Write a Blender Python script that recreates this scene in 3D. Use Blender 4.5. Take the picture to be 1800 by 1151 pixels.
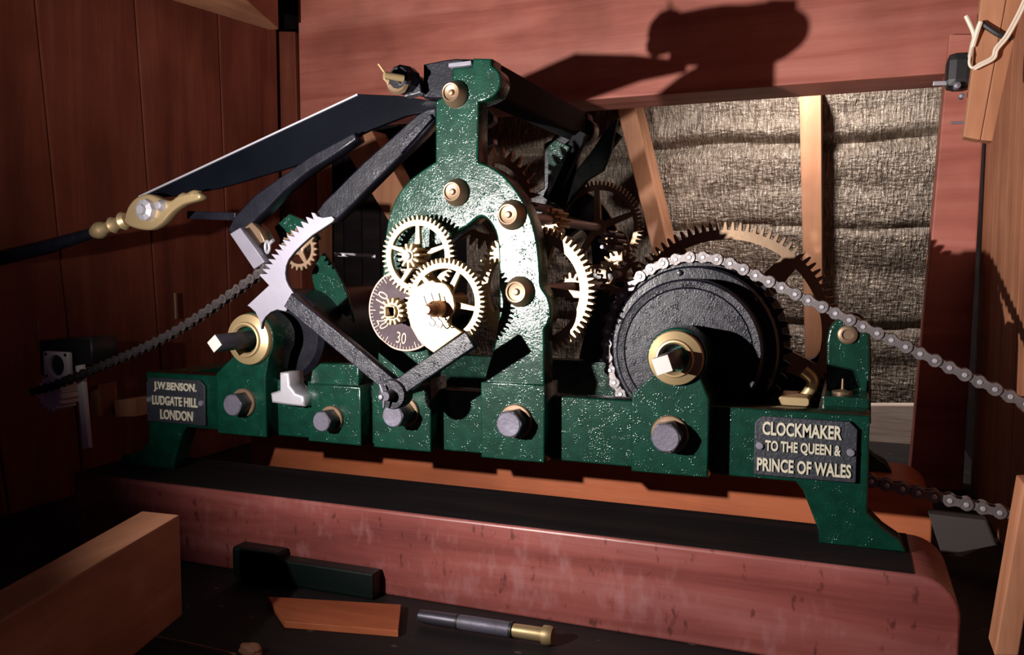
import bpy, bmesh, math, random
from mathutils import Vector, Matrix, noise
random.seed(7)
for o in list(bpy.data.objects): bpy.data.objects.remove(o)
SC = bpy.context.scene
COL = SC.collection
R = math.radians

# ---------------------------------------------------------------- camera
F, CX, CY = 1500.0, 900.0, 575.5
YAW, PIT = R(21.7), math.atan(112/1500.0)
CAM = Vector((0, -.72, .313))
f0 = Vector((-math.sin(YAW), math.cos(YAW), 0)); RT = Vector((math.cos(YAW), math.sin(YAW), 0)); UP0 = Vector((0, 0, 1))
FW = f0*math.cos(PIT) - UP0*math.sin(PIT); UPV = UP0*math.cos(PIT) + f0*math.sin(PIT)
cd = bpy.data.cameras.new('camera'); cam = bpy.data.objects.new('camera', cd); COL.objects.link(cam)
cd.sensor_fit = 'HORIZONTAL'; cd.sensor_width = 36; cd.lens = 36*F/1800.0; cd.clip_start = .01; cd.clip_end = 50
cam.location = CAM; cam.rotation_euler = (R(90) - PIT, 0, YAW)
SC.camera = cam

# ---------------------------------------------------------------- world, torch, exposure
W = bpy.data.worlds.new('world'); SC.world = W; W.use_nodes = True
bg = W.node_tree.nodes['Background']; bg.inputs[0].default_value = (.55, .28, .62, 1); bg.inputs[1].default_value = .042
# the hand torch that lights the clock from the left of the camera
ld = bpy.data.lights.new('torch_light', 'SPOT'); torch = bpy.data.objects.new('torch_light', ld); COL.objects.link(torch)
TL = Vector((-.512, -.552, .316)); TA = Vector((-.03, .40, .80))
torch.location = TL; torch.rotation_euler = (TA - TL).to_track_quat('-Z', 'Y').to_euler()
ld.energy = 52; ld.color = (1, .93, .88); ld.spot_size = R(139); ld.spot_blend = 1.0; ld.shadow_soft_size = .005
# unseen light added behind the beam for the insulation, which the torch leaves dark
rd = bpy.data.lights.new('roof_fill_light', 'SPOT'); rl = bpy.data.objects.new('roof_fill_light', rd); COL.objects.link(rl)
RL = Vector((-.12, .745, .76)); RA = Vector((-.06, 1.0, .36))
rl.location = RL; rl.rotation_euler = (RA - RL).to_track_quat('-Z', 'Y').to_euler()
rd.energy = 17; rd.color = (1, .93, .88); rd.spot_size = R(130); rd.spot_blend = 1.0; rd.shadow_soft_size = .015
vs = SC.view_settings
vs.view_transform = 'Standard'; vs.look = 'None'; vs.exposure = 0; vs.gamma = 1; vs.use_curve_mapping = False

# ---------------------------------------------------------------- helpers
def ray(x, y): return FW + RT*((x-CX)/F) - UPV*((y-CY)/F)
def P(x, y, Y):
    d = ray(x, y); return CAM + d*((Y-CAM.y)/d.y)
def PX(x, y, X):
    d = ray(x, y); return CAM + d*((X-CAM.x)/d.x)
def PZ(x, y, Z):
    d = ray(x, y); return CAM + d*((Z-CAM.z)/d.z)
def rad(x, y, r, Y): return P(x, y-r, Y).z - P(x, y, Y).z

def new_mesh(bm, name='m'):
    bmesh.ops.recalc_face_normals(bm, faces=bm.faces)
    me = bpy.data.meshes.new(name); bm.to_mesh(me); bm.free(); return me
def link(name, me, mat, parent=None, smooth=False, **kw):
    """ONE mesh object from a mesh in world coordinates; origin at its base (or at its parent)"""
    me.name = name
    if parent is not None:
        q = parent; off = Vector((0, 0, 0))
        while q is not None: off += q.location; q = q.parent
        loc = Vector((0, 0, 0))
    else:
        xs = [v.co for v in me.vertices]
        lo = [min(c[i] for c in xs) for i in range(3)]; hi = [max(c[i] for c in xs) for i in range(3)]
        off = Vector(((lo[0]+hi[0])/2, (lo[1]+hi[1])/2, lo[2])); loc = off
    me.transform(Matrix.Translation(-off))
    if mat is not None:
        me.materials.clear(); me.materials.append(M[mat])
    if smooth:
        me.polygons.foreach_set('use_smooth', [True]*len(me.polygons))
        try: me.set_sharp_from_angle(angle=R(38))
        except Exception: pass
    o = bpy.data.objects.new(name, me); COL.objects.link(o)
    o.location = loc
    if parent is not None: o.parent = parent
    tag(o, **kw)
    return o
def tag(o, label=None, cat=None, group=None, kind=None):
    if label: o['label'] = label
    if cat: o['category'] = cat
    if group: o['group'] = group
    if kind: o['kind'] = kind
    return o
def thing(name, loc, label, cat, group=None):
    o = bpy.data.objects.new(name, None); COL.objects.link(o); o.location = loc; o.empty_display_size = .01
    return tag(o, label, cat, group)

def curve_mesh(outlines, th, bev=0.0, res=1):
    """outlines in (x, z): first outer, rest holes; thickness th centred on 0"""
    cu = bpy.data.curves.new('c', 'CURVE'); cu.dimensions = '2D'; cu.fill_mode = 'BOTH'
    cu.extrude = max(th/2 - bev, 0); cu.bevel_depth = bev; cu.bevel_resolution = res; cu.offset = -bev
    for pts in outlines:
        s = cu.splines.new('POLY'); s.points.add(len(pts)-1)
        for p, q in zip(s.points, pts): p.co = (q[0], q[1], 0, 1)
        s.use_cyclic_u = True
    o = bpy.data.objects.new('c', cu)
    me = bpy.data.meshes.new_from_object(o)
    bpy.data.objects.remove(o); bpy.data.curves.remove(cu)
    return me
SW = Matrix(((1, 0, 0, 0), (0, 0, -1, 0), (0, 1, 0, 0), (0, 0, 0, 1)))   # (x,y,z)->(x,-z,y)
def plate(outlines, y0, y1, bev=.0008, res=1):
    """flat plate in the XZ plane between depths y0 and y1"""
    me = curve_mesh(outlines, abs(y1-y0), bev, res)
    me.transform(Matrix.Translation((0, (y0+y1)/2, 0)) @ SW); return me
def pxpoly(pts, Y):
    return [(P(x, y, Y).x, P(x, y, Y).z) for x, y in pts]
def pplate(pts, y0, y1, bev=.0008, holes=()):
    return plate([pxpoly(pts, y0)] + [pxpoly(h, y0) for h in holes], y0, y1, bev)
def circ(cx, cz, r, n=48, a0=0, a1=360):
    return [(cx+r*math.cos(R(a0+(a1-a0)*i/n)), cz+r*math.sin(R(a0+(a1-a0)*i/n))) for i in range(n if a1-a0 >= 360 else n+1)]
def rrect(x0, x1, z0, z1, r, n=6):
    out = []
    for cx, cz, a in ((x1-r, z1-r, 0), (x0+r, z1-r, 90), (x0+r, z0+r, 180), (x1-r, z0+r, 270)):
        out += [(cx+r*math.cos(R(a+90*i/n)), cz+r*math.sin(R(a+90*i/n))) for i in range(n+1)]
    return out
def lathe(cx, cz, prof, n=40, cap=True):
    """revolve (r, y) profile about an axis along Y through (cx, cz)"""
    bm = bmesh.new(); rings = []
    for r, y in prof:
        if r < 1e-6: rings.append([bm.verts.new((cx, y, cz))])
        else: rings.append([bm.verts.new((cx+r*math.cos(2*math.pi*i/n), y, cz+r*math.sin(2*math.pi*i/n))) for i in range(n)])
    for a, b in zip(rings, rings[1:]):
        for i in range(n):
            j = (i+1) % n
            q = [a[i % len(a)], a[j % len(a)], b[j % len(b)], b[i % len(b)]]
            q = list(dict.fromkeys(q))
            if len(q) > 2:
                try: bm.faces.new(q)
                except ValueError: pass
    for e in (rings[0], rings[-1]):
        if len(e) > 2 and cap:
            try: bm.faces.new(e)
            except ValueError: pass
    return new_mesh(bm)
def box(x0, x1, y0, y1, z0, z1, bev=.001, seg=2):
    bm = bmesh.new(); bmesh.ops.create_cube(bm, size=1)
    for v in bm.verts: v.co = Vector(((x0+x1)/2+v.co.x*(x1-x0), (y0+y1)/2+v.co.y*(y1-y0), (z0+z1)/2+v.co.z*(z1-z0)))
    if bev: bmesh.ops.bevel(bm, geom=bm.edges[:], offset=bev, segments=seg, affect='EDGES', profile=.6)
    return new_mesh(bm)
def obox(a, b, w, h, up=Vector((0, 0, 1)), bev=.001, roll=0):
    """bar from point a to b, w wide, h high along up"""
    d = (b-a); L = d.length; d.normalize(); s = d.cross(up).normalized(); u = s.cross(d)
    me = box(-.5*w, .5*w, 0, L, -.5*h, .5*h, bev)
    m = Matrix((s, d, u)).transposed().to_4x4(); me.transform(Matrix.Translation(a) @ m); return me
def hexa(q0, q1, bev=.001):
    """solid between two quads of world points (front, back)"""
    bm = bmesh.new(); a = [bm.verts.new(p) for p in q0]; b = [bm.verts.new(p) for p in q1]; n = len(a)
    bm.faces.new(a); bm.faces.new(b[::-1])
    for i in range(n): bm.faces.new((a[i], b[i], b[(i+1) % n], a[(i+1) % n]))
    bmesh.ops.recalc_face_normals(bm, faces=bm.faces)
    if bev: bmesh.ops.bevel(bm, geom=bm.edges[:], offset=bev, segments=2, affect='EDGES', profile=.6)
    return new_mesh(bm)
def tube(pts, r, n=10, cap=True):
    bm = bmesh.new(); rings = []; pts = [Vector(p) for p in pts]
    rr = r if isinstance(r, (list, tuple)) else [r]*len(pts)
    prev = None
    for i, p in enumerate(pts):
        t = (pts[min(i+1, len(pts)-1)] - pts[max(i-1, 0)]).normalized()
        if prev is None: prev = t.orthogonal().normalized()
        a = (prev - t*prev.dot(t)).normalized(); prev = a; b = t.cross(a)
        rings.append([bm.verts.new(p + (a*math.cos(2*math.pi*k/n) + b*math.sin(2*math.pi*k/n))*rr[i]) for k in range(n)])
    for A, B in zip(rings, rings[1:]):
        for k in range(n): bm.faces.new((A[k], A[(k+1) % n], B[(k+1) % n], B[k]))
    if cap: bm.faces.new(rings[0]); bm.faces.new(rings[-1])
    return new_mesh(bm)
def smoothpath(pts, n=8):
    pts = [Vector(p) for p in pts]; out = []
    for i in range(len(pts)-1):
        p0, p1, p2, p3 = pts[max(i-1, 0)], pts[i], pts[i+1], pts[min(i+2, len(pts)-1)]
        for k in range(n):
            t = k/n
            out.append(.5*((2*p1)+(p2-p0)*t+(2*p0-5*p1+4*p2-p3)*t*t+(3*p1-p0-3*p2+p3)*t**3))
    return out + [pts[-1]]
def join(*ms):
    bm = bmesh.new()
    for m in ms: bm.from_mesh(m); bpy.data.meshes.remove(m)
    me = bpy.data.meshes.new('j'); bm.to_mesh(me); bm.free(); return me
def gear_outline(cx, cz, ro, rr, n, ph=0, sharp=.5):
    out = []; p = 2*math.pi/n
    for i in range(n):
        a = ph + i*p
        for da, r in ((-.30*p, rr), (-.25*p, rr+(ro-rr)*.35), (-.17*p*sharp*2, rr+(ro-rr)*.8), (-.08*p*sharp*2, ro), (.08*p*sharp*2, ro), (.17*p*sharp*2, rr+(ro-rr)*.8), (.25*p, rr+(ro-rr)*.35), (.30*p, rr)):
            out.append((cx+r*math.cos(a+da), cz+r*math.sin(a+da)))
    return out
def spoke_holes(cx, cz, r0, r1, n, w, a0=90):
    hs = []
    for k in range(n):
        A = R(a0 + 360*k/n); B = R(a0 + 360*(k+1)/n); pts = []
        d1 = math.asin(min(.9, w/2/r1)); d0 = math.asin(min(.9, w*.75/r0))
        for i in range(17):
            t = A+d1 + (B-A-2*d1)*i/16; pts.append((cx+r1*math.cos(t), cz+r1*math.sin(t)))
        for i in range(9):
            t = B-d0 - (B-A-2*d0)*i/8; pts.append((cx+r0*math.cos(t), cz+r0*math.sin(t)))
        hs.append(pts)
    return hs

# ---------------------------------------------------------------- materials
M = {}
def base(name, col, rough=.5, metal=0.0, spec=.5, coat=0.0):
    m = bpy.data.materials.new(name); m.use_nodes = True; nt = m.node_tree; b = nt.nodes['Principled BSDF']
    b.inputs['Base Color'].default_value = (*col, 1); b.inputs['Roughness'].default_value = rough
    b.inputs['Metallic'].default_value = metal; b.inputs['Specular IOR Level'].default_value = spec
    b.inputs['Coat Weight'].default_value = coat; b.inputs['Coat Roughness'].default_value = .12
    M[name] = m; return m, nt, b
def N(nt, t, **kw):
    n = nt.nodes.new(t)
    for k, v in kw.items():
        if k in n.inputs: n.inputs[k].default_value = v
        else: setattr(n, k, v)
    return n
def coords(nt, scale=(1, 1, 1), loc=(0, 0, 0)):
    tc = N(nt, 'ShaderNodeTexCoord'); mp = N(nt, 'ShaderNodeMapping')
    mp.inputs['Scale'].default_value = scale; mp.inputs['Location'].default_value = loc
    nt.links.new(tc.outputs['Object'], mp.inputs['Vector']); return mp.outputs[0]
def ramp(nt, fac, stops):
    r = N(nt, 'ShaderNodeValToRGB'); e = r.color_ramp.elements
    while len(e) < len(stops): e.new(.5)
    for el, (p, c) in zip(e, stops): el.position = p; el.color = (*c, 1)
    nt.links.new(fac, r.inputs[0]); return r.outputs[0]
def painted(name, col, rough, bscale, bstr, dist, col2=None, coat=0.0, spec=.5, crough=.12, drop=0.0, dscale=330):
    m, nt, b = base(name, col, rough, 0, spec, coat); v = coords(nt); b.inputs['Coat Roughness'].default_value = crough
    n1 = N(nt, 'ShaderNodeTexNoise', Scale=bscale, Detail=4.0, Roughness=.62); nt.links.new(v, n1.inputs['Vector'])
    n2 = N(nt, 'ShaderNodeTexNoise', Scale=bscale*.16, Detail=2.0); nt.links.new(v, n2.inputs['Vector'])
    if col2: nt.links.new(ramp(nt, n2.outputs[0], [(.35, col), (.7, col2)]), b.inputs['Base Color'])
    mul = N(nt, 'ShaderNodeMath', operation='MULTIPLY'); nt.links.new(n1.outputs[0], mul.inputs[0]); nt.links.new(n2.outputs[0], mul.inputs[1])
    bu = N(nt, 'ShaderNodeBump', Strength=bstr, Distance=dist); nt.links.new(mul.outputs[0], bu.inputs['Height'])
    last = bu
    if drop:      # lumps and runs in thick brushed paint
        vo = N(nt, 'ShaderNodeTexVoronoi', Scale=dscale); vo.feature = 'SMOOTH_F1'; vo.inputs['Smoothness'].default_value = .35
        wv = N(nt, 'ShaderNodeVectorMath', operation='ADD'); n4 = N(nt, 'ShaderNodeTexNoise', Scale=dscale*.6, Detail=1.0); nt.links.new(v, n4.inputs['Vector'])
        ws = N(nt, 'ShaderNodeVectorMath', operation='SCALE'); ws.inputs['Scale'].default_value = 1.2/dscale
        nt.links.new(n4.outputs['Color'], ws.inputs[0]); nt.links.new(v, wv.inputs[0]); nt.links.new(ws.outputs[0], wv.inputs[1]); nt.links.new(wv.outputs[0], vo.inputs['Vector'])
        mr = N(nt, 'ShaderNodeMapRange', interpolation_type='SMOOTHSTEP'); mr.inputs[1].default_value = .05; mr.inputs[2].default_value = .55; mr.inputs[3].default_value = 1; mr.inputs[4].default_value = 0
        nt.links.new(vo.outputs['Distance'], mr.inputs[0])
        n5 = N(nt, 'ShaderNodeTexNoise', Scale=dscale*.22, Detail=2.0); nt.links.new(v, n5.inputs['Vector'])
        mk = N(nt, 'ShaderNodeMapRange'); mk.inputs[1].default_value = .47; mk.inputs[2].default_value = .68; nt.links.new(n5.outputs[0], mk.inputs[0])
        mm = N(nt, 'ShaderNodeMath', operation='MULTIPLY'); nt.links.new(mr.outputs[0], mm.inputs[0]); nt.links.new(mk.outputs[0], mm.inputs[1])
        b2 = N(nt, 'ShaderNodeBump', Strength=1.0, Distance=drop); nt.links.new(mm.outputs[0], b2.inputs['Height']); nt.links.new(bu.outputs[0], b2.inputs['Normal']); last = b2
    nt.links.new(last.outputs[0], b.inputs['Normal']); nt.links.new(last.outputs[0], b.inputs['Coat Normal'])
    return m
painted('green_paint', (.0004, .022, .0130), .5, 520, .42, .0009, (.0008, .034, .020), .8, .1, .15, .00034, 560)
painted('black_paint', (.004, .004, .008), .4, 420, .45, .0012, (.008, .008, .014), .35, .25, .2)
painted('black_rough', (.005, .005, .010), .4, 850, .6, .0009, (.011, .010, .018), .3, .2, .21, .00035, 460)
painted('black_gloss', (.002, .0025, .0045), .22, 60, .25, .002, (.004, .005, .008), .15, .3)
painted('black_green', (.001, .006, .005), .5, 300, .4, .001, None, .3, .2, .3)
painted('plaque_ground', (.020, .022, .030), .45, 300, .5, .003)
painted('letter_metal', (.50, .46, .36), .42, 350, .4, .002)
def metal(name, col, rough, sc=120, st=.12, col2=None, metalness=1.0):
    m, nt, b = base(name, col, rough, metalness); v = coords(nt)
    n1 = N(nt, 'ShaderNodeTexNoise', Scale=sc, Detail=5.0); nt.links.new(v, n1.inputs['Vector'])
    n2 = N(nt, 'ShaderNodeTexNoise', Scale=sc*.25, Detail=3.0); nt.links.new(v, n2.inputs['Vector'])
    if col2: nt.links.new(ramp(nt, n2.outputs[0], [(.38, col), (.68, col2)]), b.inputs['Base Color'])
    rr = N(nt, 'ShaderNodeMapRange'); rr.inputs[3].default_value = rough*.8; rr.inputs[4].default_value = rough*1.3
    nt.links.new(n2.outputs[0], rr.inputs[0]); nt.links.new(rr.outputs[0], b.inputs['Roughness'])
    bu = N(nt, 'ShaderNodeBump', Strength=st, Distance=.001); nt.links.new(n1.outputs[0], bu.inputs['Height']); nt.links.new(bu.outputs[0], b.inputs['Normal'])
    return m
metal('brass', (.47, .345, .185), .42, col2=(.39, .28, .145), metalness=.6)
metal('brass_dull', (.25, .165, .105), .40, col2=(.19, .125, .08), metalness=.65)
metal('bronze', (.42, .22, .13), .42, col2=(.34, .17, .10), metalness=.7)
metal('steel', (.55, .53, .58), .42, col2=(.45, .44, .50), metalness=.6)
metal('bolt_steel', (.13, .12, .16), .5, 300, .3, (.10, .09, .12), .4)
metal('bright_steel', (.20, .187, .23), .45, col2=(.165, .155, .195), metalness=.25)
metal('dark_steel', (.075, .07, .09), .42, col2=(.05, .048, .062), metalness=.6)
metal('chain_steel', (.24, .215, .22), .38, 300, .3, (.16, .14, .14), .6)
metal('old_chain', (.10, .08, .075), .4, 400, .6, (.05, .04, .04), .6)
metal('copper_dial', (.040, .022, .030), .7, 200, .1, (.032, .018, .025), .05)
metal('dial_mark', (.36, .25, .20), .5, metalness=.2)
base('void', (.01, .008, .012), .8)
base('white_plastic', (.45, .42, .40), .45)
base('white_paint', (.80, .76, .74), .5)
base('black_matte', (.006, .006, .008), .75, 0, .2)
base('grey_board', (.05, .042, .04), .7)
base('cable_white', (.75, .66, .55), .5)
base('rubber_black', (.012, .012, .014), .5)
def wood(name, c1, c2, c3, axis='X', rough=.55, scale=1.0, bump=.25, spec=.35):
    m, nt, b = base(name, c2, rough, 0, spec)
    k = {'X': (2.2, 26, 26), 'Y': (26, 2.2, 26), 'Z': (26, 26, 2.2)}[axis]
    v = coords(nt, tuple(a*scale for a in k))
    oi = N(nt, 'ShaderNodeObjectInfo'); vm = N(nt, 'ShaderNodeVectorMath', operation='SCALE'); vm.inputs['Scale'].default_value = 37.0
    cx_ = N(nt, 'ShaderNodeCombineXYZ')
    for i in range(3): nt.links.new(oi.outputs['Random'], cx_.inputs[i])
    nt.links.new(cx_.outputs[0], vm.inputs[0]); ad = N(nt, 'ShaderNodeVectorMath', operation='ADD')
    nt.links.new(v, ad.inputs[0]); nt.links.new(vm.outputs[0], ad.inputs[1])
    n1 = N(nt, 'ShaderNodeTexNoise', Scale=1.0, Detail=5.0, Roughness=.6, Distortion=.6); nt.links.new(ad.outputs[0], n1.inputs['Vector'])
    n2 = N(nt, 'ShaderNodeTexNoise', Scale=9.0, Detail=3.0); nt.links.new(coords(nt), n2.inputs['Vector'])
    n3 = N(nt, 'ShaderNodeTexNoise', Scale=5.0, Detail=2.0); nt.links.new(ad.outputs[0], n3.inputs['Vector'])
    c = ramp(nt, n1.outputs[0], [(.30, c1), (.5, c2), (.72, c3)])
    d = ramp(nt, n2.outputs[0], [(.3, (.62, .58, .6)), (.62, (1, 1, 1))])
    mx = N(nt, 'ShaderNodeMix', data_type='RGBA', blend_type='MULTIPLY'); mx.inputs[0].default_value = .8
    nt.links.new(c, mx.inputs[6]); nt.links.new(d, mx.inputs[7]); nt.links.new(mx.outputs[2], b.inputs['Base Color'])
    bu = N(nt, 'ShaderNodeBump', Strength=bump, Distance=.002); nt.links.new(n3.outputs[0], bu.inputs['Height']); nt.links.new(bu.outputs[0], b.inputs['Normal'])
    return m
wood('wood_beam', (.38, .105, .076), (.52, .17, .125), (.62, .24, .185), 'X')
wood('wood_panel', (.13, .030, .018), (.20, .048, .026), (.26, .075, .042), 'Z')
wood('wood_red', (.17, .036, .030), (.26, .066, .056), (.34, .12, .11), 'X', .40, spec=.6)
def worn(m):
    nt = m.node_tree; b = nt.nodes['Principled BSDF']; src = b.inputs['Base Color'].links[0].from_socket; v = coords(nt)
    n1 = N(nt, 'ShaderNodeTexNoise', Scale=14.0, Detail=4.0); nt.links.new(v, n1.inputs['Vector'])
    n2 = N(nt, 'ShaderNodeTexNoise', Scale=120.0, Detail=3.0); nt.links.new(coords(nt, (1, 1, .45)), n2.inputs['Vector'])
    mu = N(nt, 'ShaderNodeMath', operation='MULTIPLY'); nt.links.new(n1.outputs[0], mu.inputs[0]); nt.links.new(n2.outputs[0], mu.inputs[1])
    f = ramp(nt, mu.outputs[0], [(.28, (0, 0, 0)), (.44, (.34, .34, .34))])
    mx = N(nt, 'ShaderNodeMix', data_type='RGBA'); mx.inputs[7].default_value = (.40, .20, .20, 1); nt.links.new(f, mx.inputs[0]); nt.links.new(src, mx.inputs[6])
    g = ramp(nt, n2.outputs[0], [(.27, (.25, .2, .2)), (.36, (1, 1, 1))])
    m2 = N(nt, 'ShaderNodeMix', data_type='RGBA', blend_type='MULTIPLY'); m2.inputs[0].default_value = .7; nt.links.new(mx.outputs[2], m2.inputs[6]); nt.links.new(g, m2.inputs[7])
    nt.links.new(m2.outputs[2], b.inputs['Base Color'])
worn(M['wood_red'])
wood('wood_rear', (.36, .085, .03), (.48, .13, .05), (.55, .18, .08), 'X')
wood('wood_pine', (.34, .15, .075), (.46, .21, .11), (.55, .28, .16), 'Z')
wood('wood_pine_y', (.38, .16, .085), (.48, .215, .12), (.56, .28, .16), 'Y')
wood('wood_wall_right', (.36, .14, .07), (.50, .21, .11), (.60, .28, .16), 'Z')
wood('pale_board', (.60, .45, .36), (.72, .56, .46), (.80, .66, .56), 'X')
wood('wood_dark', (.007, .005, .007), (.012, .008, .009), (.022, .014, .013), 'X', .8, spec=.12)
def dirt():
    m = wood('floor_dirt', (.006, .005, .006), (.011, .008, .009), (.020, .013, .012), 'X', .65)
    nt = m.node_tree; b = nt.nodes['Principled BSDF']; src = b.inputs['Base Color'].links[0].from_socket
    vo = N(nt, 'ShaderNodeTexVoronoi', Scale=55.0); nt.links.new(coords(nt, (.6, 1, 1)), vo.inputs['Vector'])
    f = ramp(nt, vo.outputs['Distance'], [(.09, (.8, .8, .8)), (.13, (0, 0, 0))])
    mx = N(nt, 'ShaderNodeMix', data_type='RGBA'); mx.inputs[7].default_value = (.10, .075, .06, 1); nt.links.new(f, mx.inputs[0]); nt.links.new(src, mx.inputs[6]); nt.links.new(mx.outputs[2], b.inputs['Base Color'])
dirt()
def insul():
    m, nt, b = base('insulation_foil', (.20, .16, .12), .38, .3, .7)
    v = coords(nt, (260, 60, 42)); n1 = N(nt, 'ShaderNodeTexNoise', Scale=1.0, Detail=3.0, Roughness=.6, Distortion=.4); nt.links.new(v, n1.inputs['Vector'])
    v2 = coords(nt, (60, 60, 180)); n2 = N(nt, 'ShaderNodeTexNoise', Scale=1.0, Detail=2.0); nt.links.new(v2, n2.inputs['Vector'])
    v3 = coords(nt, (5, 5, 16)); n3 = N(nt, 'ShaderNodeTexNoise', Scale=1.0, Detail=3.0); nt.links.new(v3, n3.inputs['Vector'])
    a = N(nt, 'ShaderNodeMath', operation='MULTIPLY_ADD'); a.inputs[1].default_value = .4
    nt.links.new(n2.outputs[0], a.inputs[0]); nt.links.new(n1.outputs[0], a.inputs[2])
    bu = N(nt, 'ShaderNodeBump', Strength=1.0, Distance=.010); nt.links.new(a.outputs[0], bu.inputs['Height']); nt.links.new(bu.outputs[0], b.inputs['Normal'])
    nt.links.new(ramp(nt, n1.outputs[0], [(.35, (.14, .105, .08)), (.6, (.36, .29, .23)), (.75, (.60, .51, .43))]), b.inputs['Base Color'])
insul()

# ================================================================= SETTING
XW, YB = -.97, .60          # left wall plane, top beam face
ZT = .86
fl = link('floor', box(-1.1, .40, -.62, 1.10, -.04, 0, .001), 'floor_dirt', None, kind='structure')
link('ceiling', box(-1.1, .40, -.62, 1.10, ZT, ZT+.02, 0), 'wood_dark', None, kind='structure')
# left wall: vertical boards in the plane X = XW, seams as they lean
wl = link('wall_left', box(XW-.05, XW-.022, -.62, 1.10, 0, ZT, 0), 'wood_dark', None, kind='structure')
seams = [((-330, 0), (-190, 560)), ((-120, 0), (-35, 560)), ((62, 0), (118, 560)), ((237, 0), (277, 560)), ((385, 60), (404, 560)), ((487, 60), (497, 560))]
def seam_at(s, z):
    a = PX(*s[0], XW); b = PX(*s[1], XW); t = (z-a.z)/(b.z-a.z); return a.y + (b.y-a.y)*t
for s0, s1 in zip(seams, seams[1:]):
    g = .0012
    q = [(seam_at(s0, 0)+g, 0), (seam_at(s1, 0)-g, 0), (seam_at(s1, ZT)-g, ZT), (seam_at(s0, ZT)+g, ZT)]
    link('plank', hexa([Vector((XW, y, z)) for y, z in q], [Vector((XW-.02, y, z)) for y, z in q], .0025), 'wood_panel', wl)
# back wall behind the left half of the clock and under the roof slope
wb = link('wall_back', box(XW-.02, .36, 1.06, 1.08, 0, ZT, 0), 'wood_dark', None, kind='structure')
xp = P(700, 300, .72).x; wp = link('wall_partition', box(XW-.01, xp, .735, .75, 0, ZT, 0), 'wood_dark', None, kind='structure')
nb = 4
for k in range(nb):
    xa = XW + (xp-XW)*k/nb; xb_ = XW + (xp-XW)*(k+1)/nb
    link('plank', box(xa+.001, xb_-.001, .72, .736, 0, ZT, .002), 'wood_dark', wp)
# right wall: boards in the plane X = XR
XR = .163
wr = link('wall_right', box(XR+.022, XR+.04, -.1, 1.10, 0, ZT, 0), 'wood_dark', None, kind='structure')
ys = [.62, .51, .41, .31, .21, .11, .01]
for a, b in zip(ys, ys[1:]):
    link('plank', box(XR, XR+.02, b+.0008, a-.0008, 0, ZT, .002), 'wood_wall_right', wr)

# top beam across the back
zb = P(1000, 178, YB).z
tb = link('roof_beam', box(XW+.03, XR-.002, YB, YB+.10, zb, ZT-.001, .003), 'wood_beam', None,
     label='broad reddish wooden beam running across the top behind the clock', cat='beam')
# corner post at the left of the beam
link('corner_post', hexa([P(483, 55, YB-.005), P(518, 55, YB-.005), Vector((P(518, 55, YB).x+.012, YB-.005, 0)), Vector((P(483, 55, YB).x+.012, YB-.005, 0))],
     [P(483, 55, YB-.005)+Vector((0, .05, 0)), P(518, 55, YB-.005)+Vector((0, .05, 0)), Vector((P(518, 55, YB).x+.012, YB+.045, 0)), Vector((P(483, 55, YB).x+.012, YB+.045, 0))], .002), 'wood_panel', None,
     label='dark upright post in the left corner below the roof beam', cat='post')
# timber running back along the left wall under the ceiling, its underside lit
z0 = P(486, 52, YB-.13).z
a, b_, c_, d_ = PZ(474, 53, z0), PZ(490, 52, z0), PZ(432, 0, z0), PZ(300, 0, z0)
c_ = b_+(c_-b_)*1.5; d_ = a+(d_-a)*1.35
q = [a, b_, c_, d_]
link('ceiling_brace', hexa(q, [p+Vector((0, 0, .05)) for p in q], .002), 'wood_pine_y', None,
     label='pale timber under the ceiling at top left with its underside lit', cat='timber')

# insulation blanket between the studs (folded sheet)
def insulation():
    YI = 1.0; bm = bmesh.new()
    x0, x1 = P(820, 170, YI).x, XR+.015; z0, z1 = .01, zb+.12; nx, nz = 90, 120; g = []
    folds = [(250, .022, .012), (400, .008, .008), (570, .010, .009), (330, .005, .018), (200, .005, .018), (480, .005, .02), (640, .006, .018)]
    for j in range(nz+1):
        row = []
        for i in range(nx+1):
            x = x0+(x1-x0)*i/nx; z = z0+(z1-z0)*j/nz; y = YI
            for py, dp, w in folds:
                zz = P(1400, py, YI).z + .006*math.sin(x*14+py) + .004*noise.noise((x*9, py, 0))
                y += dp*math.exp(-((z-zz)/w)**2)
            y += .006*noise.noise((x*7, z*9, 3)) + .0025*noise.noise((x*40, z*25, 7))
            row.append(bm.verts.new((x, y, z)))
        g.append(row)
    for j in range(nz):
        for i in range(nx): bm.faces.new((g[j][i], g[j][i+1], g[j+1][i+1], g[j+1][i]))
    r = bmesh.ops.extrude_face_region(bm, geom=bm.faces[:])
    bmesh.ops.translate(bm, verts=[v for v in r['geom'] if isinstance(v, bmesh.types.BMVert)], vec=(0, .012, 0))
    link('insulation_blanket', new_mesh(bm), 'insulation_foil', None, True,
         label='crinkled grey-brown insulation blanket hung behind the roof studs', cat='insulation')
insulation()
def timber(name, px4, y0, dep, mat, label, cat='timber', bev=.002, dx=0):
    a = [P(x, y, y0) for x, y in px4]; b = [p+Vector((dx, dep, 0)) for p in a]
    return link(name, hexa(a, b, bev), mat, None, label=label, cat=cat)
timber('wall_stud', [(1078, 165), (1111, 165), (1205, 560), (1176, 560)], .90, .09, 'wood_pine', 'leaning pine stud in front of the insulation, left of the upright one', 'stud')
timber('wall_stud', [(1404, 140), (1443, 140), (1447, 780), (1418, 780)], .92, .07, 'wood_pine', 'upright pine stud in front of the insulation, behind the chain', 'stud')
timber('door_post', [(1669, 60), (1738, 60), (1690, 900), (1594, 900)], YB-.012, .05, 'wood_beam', 'reddish post at the right edge of the insulation below the beam', 'post')
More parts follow.
